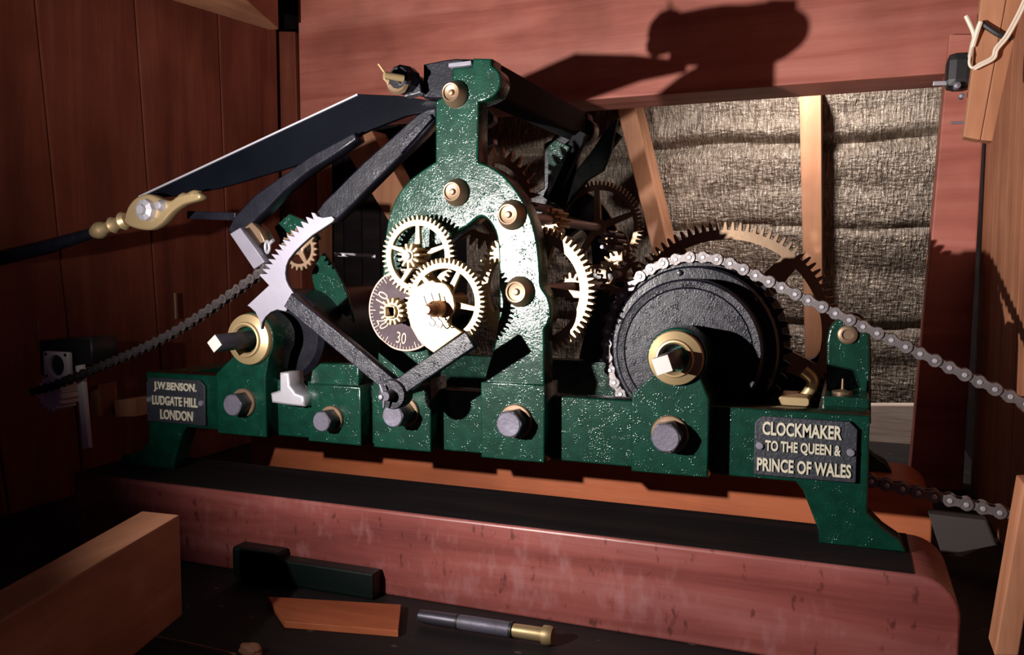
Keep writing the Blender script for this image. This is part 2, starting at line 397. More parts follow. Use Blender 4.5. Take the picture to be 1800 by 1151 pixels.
timber('roof_brace', [(592, 240), (652, 228), (735, 380), (690, 400)], .56, .05, 'wood_pine', 'leaning orange timber behind the black arms left of the arched frame', 'brace')
timber('short_post', [(521, 240), (558, 240), (560, 640), (525, 640)], .66, .05, 'wood_wall_right', 'orange upright post seen between the two black arms', 'post')
timber('sill_board', [(1500, 712), (1612, 712), (1606, 782), (1500, 782)],   .90, .03, 'pale_board', 'pale board at the foot of the insulation right of the clock', 'board')

# bearers under the clock
ZB = .0814
def bearer(name, y0, y1, xr, mat, label, rr=.03):
    x0 = -.80; pts = [(x0, 0), (xr, 0)] + [(xr-rr+rr*math.cos(R(a)), ZB-rr+rr*math.sin(R(a))) for a in range(0, 91, 10)] + [(x0, ZB)]
    return link(name, plate([pts], y0, y1, .0025, 2), mat, None, label=label, cat='beam')
bearer('bearer_beam', -.032, .075, P(1690, 1080, -.032).x, 'wood_red', 'worn dark red wooden bearer with rounded end under the clock feet')
bearer('bearer_beam', .27, .36, P(1640, 900, .27).x, 'wood_rear', 'orange wooden bearer behind, seen beneath the clock bed')

# timber in the left foreground
tz = .108
pa, pb, pc, pd = PZ(-140, 1113, tz), PZ(250, 897, tz), PZ(316, 904, tz), PZ(-140, 1172, tz)
dn = Vector((0, 0, -.085))
link('foreground_timber', hexa([pa, pb, pc, pd], [p+dn for p in (pa, pb, pc, pd)], .002), 'wood_pine_y', None,
     label='sawn pine timber pointing into the scene at bottom left', cat='timber')

# ================================================================= CLOCK FRAME
ZR0, ZR1 = .132, .1915       # bed rail
fr = thing('clock_frame', (-.36, .16, ZB), 'dark green cast iron clock frame with arched plate, bolted bed and splayed feet', 'clock frame')
def bed_outline(Y):
    xl, xr = -.738, .0165
    r_in0, r_in1 = P(1396, 856, 0).x, P(1436, 948, 0).x
    toe = P(1597, 980, 0).x
    zs = ZB+.001
    out = [(xl, ZR1), (xl, .148)]
    # left leg (mirror of the right one)
    w_top = xr-r_in0; w_bot = xr-r_in1
    out += [(xl, .112), (xl-.012, .100), (xl-.040, .092), (xl-.046, zs), (xl+w_bot-.001, zs), (xl+w_bot, .094), (xl+w_top-.006, .125), (xl+w_top, ZR0)]
    out += [(r_in0, ZR0), (r_in0+.006, .125), (r_in1, .094), (r_in1+.001, zs), (toe, zs), (toe-.006, .092), (xr+.012, .100), (xr, .112), (xr, ZR1)]
    return out
bed = link('bed_rail', plate([bed_outline(0)], .017, .040, .0015, 2), 'green_paint', fr)
link('rear_bed_rail', plate([bed_outline(0)], .300, .326, .0015, 2), 'green_paint', fr)
link('end_bar', box(-.735, -.70, .034, .302, .150, .190, .002), 'green_paint', fr)
link('end_bar', box(-.024, .0160, .034, .302, .150, .1905, .002), 'green_paint', fr)
# arched front plate
arch = [(957, 706), (957, 578), (964, 566), (968, 546), (963, 522), (951, 502), (949, 470), (944, 425), (934, 385), (918, 350), (895, 318), (868, 296), (840, 284),
        (840, 180), (852, 177), (868, 168), (877, 155), (880, 140), (876, 125), (864, 115), (864, 103), (831, 102), (829, 117), (794, 119), (794, 145), (782, 168), (765, 178),
        (765, 284), (742, 299), (717, 319), (697, 346), (684, 378), (677, 415), (674, 455), (671, 500), (668, 560), (664, 620), (660, 690), (752, 690)]
hole = [(760, 640), (748, 600), (744, 560), (746, 500), (757, 455), (790, 415), (820, 398), (846, 380), (866, 398), (875, 430), (877, 500), (876, 560), (868, 610), (856, 650), (848, 690)]
def smooth2(pts, n=4, closed=False):
    v = [Vector((x, y, 0)) for x, y in pts]; s = smoothpath(v, n); return [(p.x, p.y) for p in s]
arch_full = arch[:1] + smooth2(arch[1:13], 4) + arch[13:14] + smooth2(arch[14:20], 4) + arch[20:28] + smooth2(arch[28:38], 4) + arch[38:] + smooth2(hole, 3)
link('arched_plate', plate([pxpoly(arch_full, 0)], 0, .024, .0018, 2), 'green_paint', fr)
arch_w = pxpoly(arch_full, 0)
link('rear_arched_plate', plate([arch_w], .300, .322, .0018, 2), 'black_paint', fr)  # black stands in for shade; the casting is green like the front
# bolted bearing blocks along the bed
def blk(x0, x1, ztop, y0=0.0, zlow=ZR0+.0015, extra=None, py=740):
    X0, X1 = P(x0, py, y0).x, P(x1, py, y0).x
    pts = [(X0, zlow), (X1, zlow), (X1, ztop), (X0, ztop)] if extra is None else extra(X0, X1)
    return link('bearing_block', plate([pts], y0, .034, .0014, 2), 'green_paint', fr)
axL = P(432, 597, -.012); axR = P(1186, 630, -.012)
def ped(ax, rb, zt):
    def f(X0, X1):
        pts = [(X0, ZR0+.0015), (X1, ZR0+.0015), (X1, zt)]
        pts += [(X1-.004, zt)] if False else []
        a0 = -38; a1 = 218
        pts += [(ax.x+rb*math.cos(R(a0+(a1-a0)*i/24)), ax.z+rb*math.sin(R(a0+(a1-a0)*i/24))) for i in range(25)]
        return pts + [(X0, zt)]
    return f
blk(382, 468, 0, -.003, extra=ped(axL, .0275, .1975))
blk(541, 634, .192, -.002)
link('bearing_block', plate([pxpoly([(546, 690), (552, 650), (566, 638), (634, 640), (634, 690)], .012)], .008, .03, .0012), 'green_paint', fr)
blk(656, 757, .2035, -.002)
blk(845, 957, .2045, -.004)
blk(1110, 1246, 0, -.004, extra=ped(axR, .0252, .2005))
# hex bolts with washers
def bolt(px, py, r, yb=-.004, pr=.019):
    c = P(px, py, yb-pr)
    b = link('bolt', plate([circ(c.x, c.z, r, 6, 12)], yb-pr, yb, .0008, 2), 'dark_steel', fr)
    link('bolt_face', lathe(c.x, c.z, [(0, yb-pr-.0006), (r*.82, yb-pr-.0009), (r*.90, yb-pr+.0002)], 32), 'bolt_steel', b)
    link('washer', lathe(c.x, c.z, [(r*.6, yb-.0032), (r*1.16, yb-.0032), (r*1.22, yb-.0022), (r*1.22, yb+.0003)], 40), 'brass_dull', b)
bolt(894, 746, .0128); bolt(1170, 770, .0132); bolt(408, 712, .0122, -.003); bolt(565, 741, .0108, -.002); bolt(690, 731, .0118, -.002, .026)
# brass bushes on the arched plate
def bush(px, py, R0, yb=0.0):
    c = P(px, py, yb-.009)
    prof = [(0, yb-.0122), (R0*.16, yb-.0118), (R0*.22, yb-.0105), (R0*.24, yb-.0092), (R0*.40, yb-.0095), (R0*.56, yb-.0100), (R0*.58, yb-.0118), (R0*.66, yb-.0120), (R0*.70, yb-.0112), (R0*.96, yb-.0030), (R0, yb-.0015), (R0, yb+.001)]
    link('bush', lathe(c.x, c.z, prof, 44), 'brass_dull', fr, True)
    return c
b1 = bush(794, 163, .0125); b2 = bush(796, 337, .0128); b3 = bush(894, 377, .0136); b4 = bush(908, 513, .0140)
# large bushes of the winding arbors
def bigbush(c, R0, yb):
    prof = [(R0*.50, yb+.02), (R0*.52, yb-.009), (R0*.60, yb-.0115), (R0*.66, yb-.0112), (R0*.70, yb-.009), (R0*.97, yb-.006), (R0, yb-.004), (R0, yb+.001)]
    link('bush', lathe(c.x, c.z, prof, 56), 'brass', fr, True)
bigbush(axR, .0232, -.004); bigbush(axL, .0265, -.003)
# name plaques with raised lettering
def text_mesh(s, w, h, depth, off=.0):
    cu = bpy.data.curves.new('t', 'FONT'); cu.body = s; cu.extrude = .06; cu.offset = off; cu.resolution_u = 3
    o = bpy.data.objects.new('t', cu); me = bpy.data.meshes.new_from_object(o); bpy.data.objects.remove(o); bpy.data.curves.remove(cu)
    xs = [v.co.x for v in me.vertices]; ys = [v.co.y for v in me.vertices]
    x0, x1, y0, y1 = min(xs), max(xs), min(ys), max(ys)
    me.transform(Matrix.Diagonal((w/(x1-x0), h/(y1-y0), depth/.12, 1)) @ Matrix.Translation((-(x0+x1)/2, -(y0+y1)/2, 0))); return me
def plaque(x0, x1, z0, z1, yf, lines, label, lab2):
    c = .006
    pts = [(x0+.001, z0), (x1-.001, z0), (x1, z0+.001), (x1, z1-c), (x1-c, z1), (x0+c, z1), (x0, z1-c), (x0, z0+.001)]
    p = link('name_plaque', plate([pts], yf-.002, yf+.001, .0006), 'plaque_ground', fr, label=label)
    for s, cx, cz, w, h, sl in lines:
        me = text_mesh(s, w, h, .0016, .028)
        me.transform(Matrix.Translation((cx, yf-.0025, cz)) @ SW)
        link('lettering', me, 'letter_metal', p)
    for sx in (x0+.0045, x1-.0045):
        s = link('screw', lathe(sx, (z0+z1)/2, [(0, yf-.0042), (.0028, yf-.0040), (.0034, yf-.002)], 20), 'bright_steel', p, True)
W_ = .0800; xr0 = P(1326, 790, .015).x; xr1 = xr0+W_; zc = .1605
plaque(xr0, xr1, zc-.0245, zc+.0255, .015, [('CLOCKMAKER', xr0+.0375, zc+.0158, .062, .0115, 0), ('TO THE QUEEN &', xr0+.0385, zc+.0005, .0590, .0105, 0), ('PRINCE OF WALES', xr0+.0395, zc-.0150, .0735, .0112, 0)],
       'black plaque with raised pale lettering', 0)
xl0 = P(260, 700, .015).x; xl1 = P(362, 700, .015).x
plaque(xl0, xl1, zc-.0245, zc+.0255, .015, [('J.W.BENSON.', (xl0+xl1)/2+.001, zc+.0158, .060, .0115, 0), ('LUDGATE HILL', (xl0+xl1)/2, zc+.0005, .0640, .0105, 0), ('LONDON', (xl0+xl1)/2+.002, zc-.0150, .046, .0112, 0)],
       'black plaque with raised dull lettering', 0)
# right end pillar with boss ring, step, nut
pil = [(1453, 735), (1453, 602), (1457, 580), (1468, 565), (1486, 556), (1505, 558), (1520, 570), (1529, 592), (1530, 735)]
link('end_pillar', plate([pxpoly(pil[:1]+smooth2(pil[1:8], 4)+pil[8:], .112)], .112, .145, .002, 2), 'green_paint', fr)
pc = P(1490, 588, .112)
link('boss_ring', lathe(pc.x, pc.z, [(.0042, .110), (.0048, .1085), (.0068, .1085), (.0085, .1095), (.0090, .113)], 32), 'brass_dull', fr, True)
sx0, sx1 = P(1446, 700, .07).x, P(1528, 700, .07).x
link('pillar_foot', box(sx0, sx1, .062, .145, .189, .1985, .0015), 'green_paint', fr)
nc = P(1481, 682, .085)
def vlathe(cx, cy, prof, n=24):
    me = lathe(0, 0, [(r, -z) for r, z in prof], n); me.transform(Matrix.Translation((cx, cy, 0)) @ Matrix.Rotation(R(90), 4, 'X').inverted()); return me
nut = link('thumb_nut', vlathe(nc.x, nc.y, [(0, .1985), (.0085, .1985), (.0088, .2005), (.0040, .2015), (.0012, .2025), (.0009, .2115), (0, .212)]), 'brass_dull', fr, True)
# cock on top of the arch: black block, steel strip, long tie bar to the back plate
link('top_block', plate([pxpoly([(744, 172), (744, 113), (778, 106), (800, 103), (830, 104), (830, 172)], .018)], .018, .05, .0015, 2), 'black_paint', fr)
link('steel_strip', plate([pxpoly([(788, 118), (788, 111), (828, 106), (828, 114)], -.001)], -.001, .018, .0005), 'bright_steel', fr)
tbc = P(856, 144, .024)
link('tie_bar', plate([rrect(tbc.x-.014, tbc.x+.0125, tbc.z-.016, tbc.z+.018, .006)], .023, .335, .001), 'black_matte', fr)
tnc = P(704, 138, -.005)
tn = link('thumb_screw', lathe(tnc.x, tnc.z, [(0, -.016), (.006, -.016), (.0065, -.010), (.010, -.010), (.0125, -.006), (.0135, 0), (.0135, .010), (.011, .014), (.009, .02), (.009, .04)], 12), 'black_paint', fr)
link('collar', lathe(tnc.x-.002, tnc.z-.003, [(.0066, -.0095), (.0100, -.0100), (.0122, -.007), (.0118, -.0055)], 32), 'brass_dull', tn, True)
bc = P(675, 132, -.03)
link('pin', join(tube([bc, bc+Vector((.012, .014, -.001))], .0034, 14), tube([bc+Vector((0, 0, .003)), P(665, 112, -.034)], .0011, 8), tube([bc+Vector((0, 0, -.003)), P(684, 147, -.03)], .0011, 8)), 'brass', tn, True)
link('side_lug', obox(P(712, 158, .01), P(742, 150, .012), .012, .016), 'black_rough', fr)

# ================================================================= WHEELS
def arbor(c, y0, y1, r, par, mat='steel'): return link('arbor', lathe(c.x, c.z, [(0, y0), (r*.9, y0), (r, y0+r*.15), (r, y1), (0, y1)], 20), mat, par, True)
def wheel(name, c, y0, y1, ro, rr, n, rim, ns, hub, sw, mat, label, a0=90, ph=0, sharp=.5):
    t = thing(name, (c.x, (y0+y1)/2, c.z-ro), label, 'gear')
    link('toothed_rim', plate([gear_outline(c.x, c.z, ro, rr, n, ph, sharp)] + spoke_holes(c.x, c.z, hub, rim, ns, sw, a0), y0, y1, .0003, 0), mat, t)
    return t
def pinion(c, y0, y1, ro, rr, n, par, mat, ph=.1): return link('pinion', plate([gear_outline(c.x, c.z, ro, rr, n, ph, .6)], y0, y1, .0003, 0), mat, par)
# setting dial
c = P(712, 545, -.010); rD = rad(712, 545, 73, -.010)
dl = thing('setting_dial', (c.x, -.01, c.z-rD), 'round copper minute dial with numbers 10, 20, 30 below the upper gear', 'dial')
link('disc', lathe(c.x, c.z, [(0, -.0105), (rD*.965, -.0105), (rD*.965, -.0112), (rD*.985, -.0112), (rD, -.0105), (rD, -.0085), (0, -.0085)], 96), 'copper_dial', dl)
def dialmark(a, r0, r1, w):
    d = Vector((math.cos(a), math.sin(a))); s = Vector((-d.y, d.x))*w/2
    pts = [d*r0-s, d*r1-s, d*r1+s, d*r0+s]; return plate([[(c.x+p.x, c.z+p.y) for p in pts]], -.0111, -.0104, 0)
# minutes run anticlockwise down the left: 10 upper left, 30 at the bottom
def dang(m): return R(180 + (m-15)*5.4 + 1)
link('minute_marks', join(*[dialmark(dang(m), rD*(.80 if m % 5 == 0 else .88), rD*.965, .0008 if m % 5 == 0 else .0006) for m in range(-18, 49)]), 'dial_mark', dl)
link('rim_line', lathe(c.x, c.z, [(rD*.955, -.0112), (rD*.985, -.0113), (rD*.999, -.0106)], 96, False), 'dial_mark', dl)
for m, s in ((10, '10'), (20, '20'), (30, '30'), (40, '40'), (0, '0')):
    a = dang(m); me = text_mesh(s, rD*.27*len(s)/2, rD*.28, .0006, .0)
    me.transform(Matrix.Translation((c.x+rD*.68*math.cos(a), -.0109, c.z+rD*.68*math.sin(a))) @ SW @ Matrix.Rotation(a-R(270 if m >= 15 else 90), 4, 'Z'))
    link('numeral', me, 'dial_mark', dl)
me = text_mesh('15', rD*.02, rD*.3, .0006)
bpy.data.meshes.remove(me)
cp = P(686, 545, -.034)
rP = rad(686, 545, 24, -.034)
ho = gear_outline(c.x, c.z, rP, rP*.66, 14, .1, .7); sq = .0042
link('pinion', plate([ho, [(c.x-sq, c.z-sq), (c.x+sq, c.z-sq), (c.x+sq, c.z+sq), (c.x-sq, c.z+sq)]], -.036, -.024, .0003, 0), 'brass', dl)
link('hub', plate([circ(c.x, c.z, rP*.52, 32), [(c.x-sq, c.z-sq), (c.x+sq, c.z-sq), (c.x+sq, c.z+sq), (c.x-sq, c.z+sq)]], -.0395, -.0085, .0008), 'brass', dl)
# upper motion wheel
c = P(736, 450, -.018); r1 = rad(736, 450, 72, -.018)
w1 = wheel('motion_gear', c, -.0205, -.0155, r1, r1*.885, 48, r1*.74, 5, r1*.20, .0036, 'brass', 'pale brass gear with five thin spokes in front of the arched plate, above the dial', 90)
r1p = rad(714, 460, 22, -.037); pinion(c, -.038, -.0205, r1p, r1p*.55, 11, w1, 'brass')
arbor(c, -.0425, -.0, r1p*.34, w1)
link('hub', lathe(c.x, c.z, [(r1p*.5, -.0395), (r1p*.5, -.038)], 24), 'brass', w1)
# lower motion wheel with disc cam
c = P(783, 531, -.033); r2 = rad(783, 531, 78, -.033)
w2 = wheel('motion_gear', c, -.036, -.030, r2, r2*.89, 54, r2*.76, 5, r2*.22, .0040, 'brass', 'bright brass gear carrying a round cam plate in front of the dial', 62, .03)
cc = P(758, 541, -.044); rc = rad(758, 541, 44, -.044)
cam_o = [(716, 552), (714, 535), (720, 518), (732, 504), (748, 496), (760, 492), (765, 496), (778, 497), (784, 500), (790, 508), (796, 520), (799, 537), (797, 548), (790, 558), (785, 566), (812, 584), (790, 600), (762, 620), (748, 610), (735, 598), (722, 575)]
link('cam_plate', pplate(cam_o, -.044, -.040, .0006), 'brass', w2)
arbor(c, -.040, .0, .0075, w2, 'bronze')
ta = P(782, 543, -.044); te = P(746, 543, -.070)
ar = link('arbor_end', lathe(c.x, c.z-.005, [(0, -.070), (.0032, -.070), (.0042, -.068), (.0045, -.062), (.0062, -.060), (.0072, -.056), (.0075, -.043), (.0075, -.040)], 28), 'bronze', w2, True)
cz = c.z-.005
for yy, ln in ((-.066, .012), (-.052, .014)):
    link('cotter_pin', join(tube([Vector((c.x-.004, yy-.001, cz+ln)), Vector((c.x, yy, cz)), Vector((c.x+.003, yy, cz-ln*.7))], .0007, 6), tube(smoothpath([Vector((c.x+.003, yy, cz-ln*.6)), Vector((c.x+.007, yy-.001, cz-ln*.9)), Vector((c.x+.004, yy, cz-ln*1.2)), Vector((c.x, yy, cz-ln*.95))], 5), .0006, 6)), 'bright_steel', w2)

# going-train wheels behind the plate
c = Vector((b4.x, 0, b4.z)); r3 = rad(942, 509, 114, .036)
w3 = wheel('centre_wheel', c, .032, .040, r3, r3*.90, 64, r3*.76, 5, r3*.18, .0062, 'brass', 'large brass gear half hidden behind the right side of the arched plate', 68)
arbor(c, -.006, .30, .006, w3); pinion(c, .15, .19, .016, .010, 12, w3, 'brass_dull')
c = Vector((b3.x, 0, b3.z)); r4 = rad(1057, 399, 82, .28)
w4 = wheel('train_wheel', c, .276, .283, r4, r4*.90, 66, r4*.80, 5, r4*.18, .0055, 'brass_dull', 'dark brass gear with thin spokes behind, in front of the leaning stud', 20)
arbor(c, -.006, .30, .005, w4); pinion(c, .10, .135, .013, .008, 10, w4, 'brass')
c = Vector((b2.x, 0, b2.z)); r5 = rad(869, 350, 92, .08)
w5 = wheel('escape_wheel', c, .078, .083, r5, r5*.82, 30, r5*.68, 5, r5*.2, .005, 'bronze', 'reddish bronze escape wheel with pointed teeth behind the narrow neck', 90, .05, .25)
arbor(c, -.006, .26, .005, w5)
pw = P(1090, 482, .2)
w6 = wheel('small_gear', Vector((pw.x, 0, pw.z)), .196, .205, .026, .021, 22, .015, 4, .008, .004, 'brass_dull', 'small dull brass gear between the centre gear and the chain', 45)
arbor(pw, .18, .24, .004, w6)
lp = P(1079, 424, .19)
lt = thing('lantern_pinion', (lp.x, .19, lp.z-.012), 'bright steel lantern pinion above the small dull gear', 'pinion')
link('end_plate', lathe(lp.x, lp.z, [(0, .205), (.012, .205), (.012, .208), (0, .208)], 24), 'brass_dull', lt)
for k in range(8):
    a = 2*math.pi*k/8; link('trundle', lathe(lp.x+.009*math.cos(a), lp.z+.009*math.sin(a), [(0, .165), (.0022, .165), (.0022, .206), (0, .206)], 10), 'bright_steel', lt, True)
# anchor pallets beside the neck
an = thing('pallet_anchor', P(858, 255, .05), 'bright steel pallet piece with a screw right of the neck', 'pallet')
link('body', pplate([(846, 193), (857, 193), (868, 203), (868, 214), (856, 222), (846, 224)], .045, .055, .0008), 'bright_steel', an)
sc_ = P(855, 207, .045); link('screw', lathe(sc_.x, sc_.z, [(0, .0435), (.003, .0435), (.0036, .0455)], 18), 'dark_steel', an)
link('arm', pplate([(846, 247), (868, 244), (868, 254), (846, 258)], .045, .055, .0008), 'steel', an)
link('link_bar', pplate([(838, 190), (848, 190), (848, 260), (838, 260)], .050, .056, .0006), 'dark_steel', an)

# ================================================================= CHAIN DRUM, GREAT WHEEL
c = axR
dr = thing('chain_drum', (c.x, .07, c.z-.09), 'black painted chain drum with toothed sprocket rim on the right winding arbor', 'drum')
RD = .0655
link('front_disc', lathe(c.x, c.z, [(.0, .045), (.0565, .045), (.0572, .0462), (.0580, .045), (.0635, .0445), (RD, .0465), (RD, .074), (0, .074)], 96), 'black_rough', dr, True)
pit = .0127; NT = 42; RP = pit/(2*math.sin(math.pi/NT))
link('sprocket', plate([gear_outline(c.x, c.z, RP+.0025, RP-.0045, NT, 0, .35)], .0865, .0905, .0004, 0), 'black_paint', dr)
link('back_flange', lathe(c.x, c.z, [(0, .072), (RP-.010, .072), (RP-.008, .074), (RP-.008, .12), (RP-.002, .124), (RP-.002, .13), (0, .13)], 96), 'black_paint', dr, True)
for k in range(6):
    a = R(100+60*k); rr_ = RP-.0135
    link('rivet', lathe(c.x+rr_*math.cos(a), c.z+rr_*math.sin(a), [(0, .069), (.002, .0695), (.003, .072)], 14), 'black_paint', dr, True)
s2 = .0074; yt = -.070
def sqarbor(cx, cz, y0, y1, s, rot, par):
    pts = [(cx+s*math.sqrt(2)*math.cos(R(rot+45+90*k)), cz+s*math.sqrt(2)*math.sin(R(rot+45+90*k))) for k in range(4)]
    link('square_end', plate([pts], y0, y1, .0010), 'dark_steel', par)
    pts2 = [(cx+s*.985*math.sqrt(2)*math.cos(R(rot+45+90*k)), cz+s*.985*math.sqrt(2)*math.sin(R(rot+45+90*k))) for k in range(4)]
    link('end_face', plate([pts2], y0-.0006, y0+.001, .0004), 'white_plastic', par, label='pale end face of the arbor')  # end face set paler than the arbor sides
sqarbor(c.x, c.z, -.062, .05, .0068, 20, dr)
gw = wheel('great_wheel', c, .276, .286, .1265, .1175, 92, .1065, 5, .030, .020, 'brass_dull', 'big dull brass gear behind the chain drum', 49)
arbor(c, .13, .30, .012, gw)
ps = P(1408, 665, .12)
ck = thing('click_spring', (ps.x, .12, ps.z-.02), 'curved brass click spring beside the sprocket teeth', 'spring')
link('spring', join(tube(smoothpath([P(1396, 705, .1), P(1420, 690, .1), P(1428, 668, .1), P(1412, 652, .1)], 6), .0055, 12)), 'brass', ck, True)
link('foot', plate([rrect(P(1372, 712, .1).x, P(1425, 712, .1).x, .187, .195, .003)], .07, .11, .0008), 'brass', ck)
# left winding arbor
lw = thing('winding_arbor', (axL.x, .05, axL.z-.02), 'square-ended steel winding arbor sticking out of the left brass bush', 'arbor')
sqarbor(axL.x, axL.z, -.058, .02, .0064, 40, lw)
link('barrel', lathe(axL.x, axL.z, [(0, .05), (.045, .05), (.05, .055), (.05, .25), (0, .25)], 64), 'black_paint', lw, True)
link('shaft', lathe(axL.x, axL.z, [(0, .018), (.011, .018), (.011, .30), (0, .30)], 24), 'dark_steel', lw, True)

# roller chain
def chain_link_mesh(p, rp, t, w, inner):
    out = []
    for k in range(13): a = R(90+180*k/12); out.append((rp*math.cos(a), rp*math.sin(a)))
    out += [(p*.35, -rp*.62), (p*.65, -rp*.62)]
    for k in range(13): a = R(-90+180*k/12); out.append((p+rp*math.cos(a), rp*math.sin(a)))
    out += [(p*.65, rp*.62), (p*.35, rp*.62)]
    ms = [plate([out], s*w-t/2, s*w+t/2, .00025, 0) for s in (-1, 1)]
    if inner: ms += [lathe(x, 0, [(0, -w), (rp*.75, -w), (rp*.75, w), (0, w)], 12) for x in (0, p)]
    return join(*ms)
def chain(path, pitch, rp, Yc, mat, pinmat, label, name='roller_chain', wd=.0036):
    """path: list of (x,z[,y]) dense points; links every pitch"""
    t = thing(name, (path[0][0], Yc, min(p[1] for p in path)), label, 'chain')
    inn = chain_link_mesh(pitch, rp, .0013, wd, True); out = chain_link_mesh(pitch, rp, .0013, wd+.0015, False)
    for m in (inn, out): m.materials.append(M[mat])
    pn = join(*[lathe(x, 0, [(0, -wd-.0032), (rp*.30, -wd-.0032), (rp*.40, -wd-.0026), (rp*.40, wd+.003), (0, wd+.003)], 10) for x in (0, pitch)]); pn.materials.append(M[pinmat])
    pts = [Vector((p[0], 0, p[1])) for p in path]; pins = [pts[0]]; cur = pts[0]; i = 1
    while i < len(pts):
        if (pts[i]-cur).length >= pitch:
            a = pts[i-1] if i else cur; d = pts[i]-a; lo, hi = 0, 1
            for _ in range(24):
                mid = (lo+hi)/2
                if (a+d*mid-cur).length < pitch: lo = mid
                else: hi = mid
            cur = a+d*hi; pins.append(cur)
        else: i += 1
    for k, (a, b) in enumerate(zip(pins, pins[1:])):
        d = b-a; o = bpy.data.objects.new('link', inn if k % 2 else out); COL.objects.link(o); o.parent = t
        o.location = Vector((a.x, Yc, a.z))-t.location; o.rotation_euler = (0, -math.atan2(d.z, d.x), 0)
        if k % 2 == 0:
            q = bpy.data.objects.new('pins', pn); COL.objects.link(q); q.parent = o
    return t
YC = .0885
E1 = P(1830, 722, YC); E2 = P(1830, 916, YC)
def tang(E, sgn):
    d = Vector((E.x-c.x, E.z-c.z)); L = d.length; a = math.atan2(d.y, d.x); b = math.acos(RP/L); return a+sgn*b
a1 = tang(E1, 1); a2 = tang(E2, -1)
XE = XR-.004
def on_line(E, a):
    T = Vector((c.x+RP*math.cos(a), c.z+RP*math.sin(a))); e = Vector((E.x, E.z)); d = (e-T)/(e.x-T.x); return [(T.x+(XE-T.x)*k/60, T.y+d.y*(XE-T.x)*k/60) for k in range(61)]
up_ = on_line(E1, a1)[::-1]; lo_ = on_line(E2, a2)
n = 160; arc = [(c.x+RP*math.cos(a1+(2*math.pi+a2-a1)*k/n), c.z+RP*math.sin(a1+(2*math.pi+a2-a1)*k/n)) for k in range(n+1)]
chain(up_+arc[1:-1]+lo_, pit, .0056, YC, 'chain_steel', 'steel', 'greasy steel roller chain wrapped over the sprocket and running off to the right')

# ================================================================= LEVERS ON THE LEFT
# toothed rack with cranked lever
rk = thing('rack_lever', P(690, 696, -.05), 'cranked black lever ending in a bright toothed steel rack, pivoted at the bed', 'lever')
zz = lambda x, y: (380+x/5.231, 360+y/5.231)
teeth = [(405, 640), (450, 640), (425, 605), (480, 590), (450, 555), (510, 545), (475, 510), (530, 490), (520, 420), (570, 465), (545, 440), (560, 380), (610, 410), (600, 345), (650, 360), (635, 305), (690, 310), (670, 262), (725, 270), (705, 225), (760, 230), (740, 190), (800, 195), (785, 155), (840, 165), (825, 120), (880, 140), (865, 90)]
rack = [(285, 925), (485, 740), (400, 650)]
nt_ = 13
import itertools
def arc_teeth():
    # tooth tips on an arc through (395,625) (600,340) (865,75) in zoom space
    p0, p1, p2 = Vector((400, 640)), Vector((590, 345)), Vector((872, 72)); out = []
    for k in range(nt_):
        for f, dp in ((0.0, 0), (.16, 4), (.55, 62)):
            t = (k+f)/nt_
            q = p0*(1-t)*(1-2*t) + p1*4*t*(1-t) - p2*t*(1-2*t)
            dq = (p0*(4*t-3) + p1*(4-8*t) + p2*(4*t-1)).normalized(); nrm = Vector((-dq.y, dq.x))
            out.append(tuple(q + nrm*dp + (dq*8 if f == .55 else dq*0)))
    return out
rack += arc_teeth() + [(872, 70), (905, 75), (930, 105), (980, 118), (1060, 105), (1085, 130), (1070, 155)]
inner = [(980, 215), (880, 280), (790, 360), (720, 430), (665, 500), (640, 560), (632, 630), (640, 690), (665, 745), (722, 830), (690, 870), (640, 980), (560, 962), (500, 985), (450, 1030), (420, 1080), (410, 1145), (395, 1060), (360, 985), (310, 940)]
rack += inner
link('rack', pplate([zz(*p) for p in rack], -.058, -.053, .0004), 'bright_steel', rk)
def flatbar(a, b, w, Y0, Y1, mat, par, name='arm', taper=1.0, bev=.001):
    A = P(*a, Y0); B = P(*b, Y0); d = Vector((B.x-A.x, B.z-A.z)).normalized(); s = Vector((-d.y, d.x))
    pts = [(A.x+s.x*w/2, A.z+s.y*w/2), (A.x-s.x*w/2, A.z-s.y*w/2), (B.x-s.x*w/2*taper, B.z-s.y*w/2*taper), (B.x+s.x*w/2*taper, B.z+s.y*w/2*taper)]
    return link(name, plate([pts], Y0, Y1, bev), mat, par)
flatbar((505, 527), (690, 682), .0150, -.064, -.054, 'black_rough', rk)
flatbar((690, 688), (826, 596), .0155, -.064, -.054, 'black_rough', rk)
pv = P(689, 693, -.066)
link('pivot_boss', lathe(pv.x, pv.z, [(.006, -.067), (.0125, -.067), (.0135, -.065), (.0135, -.052), (0, -.052)], 36), 'black_rough', rk, True)
link('pivot_pin', lathe(pv.x, pv.z, [(0, -.078), (.004, -.078), (.0048, -.076), (.0048, 0), (0, 0)], 20), 'dark_steel', rk, True)
link('taper_pin', tube([P(668, 676, -.074), P(676, 697, -.076), P(674, 716, -.074)], [.0010, .0016, .0008], 8), 'bright_steel', rk)
link('pin_head', lathe(pv.x-.004, pv.z-.001, [(0, -.080), (.002, -.0795), (.003, -.077), (.0025, -.074)], 14), 'bright_steel', rk, True)

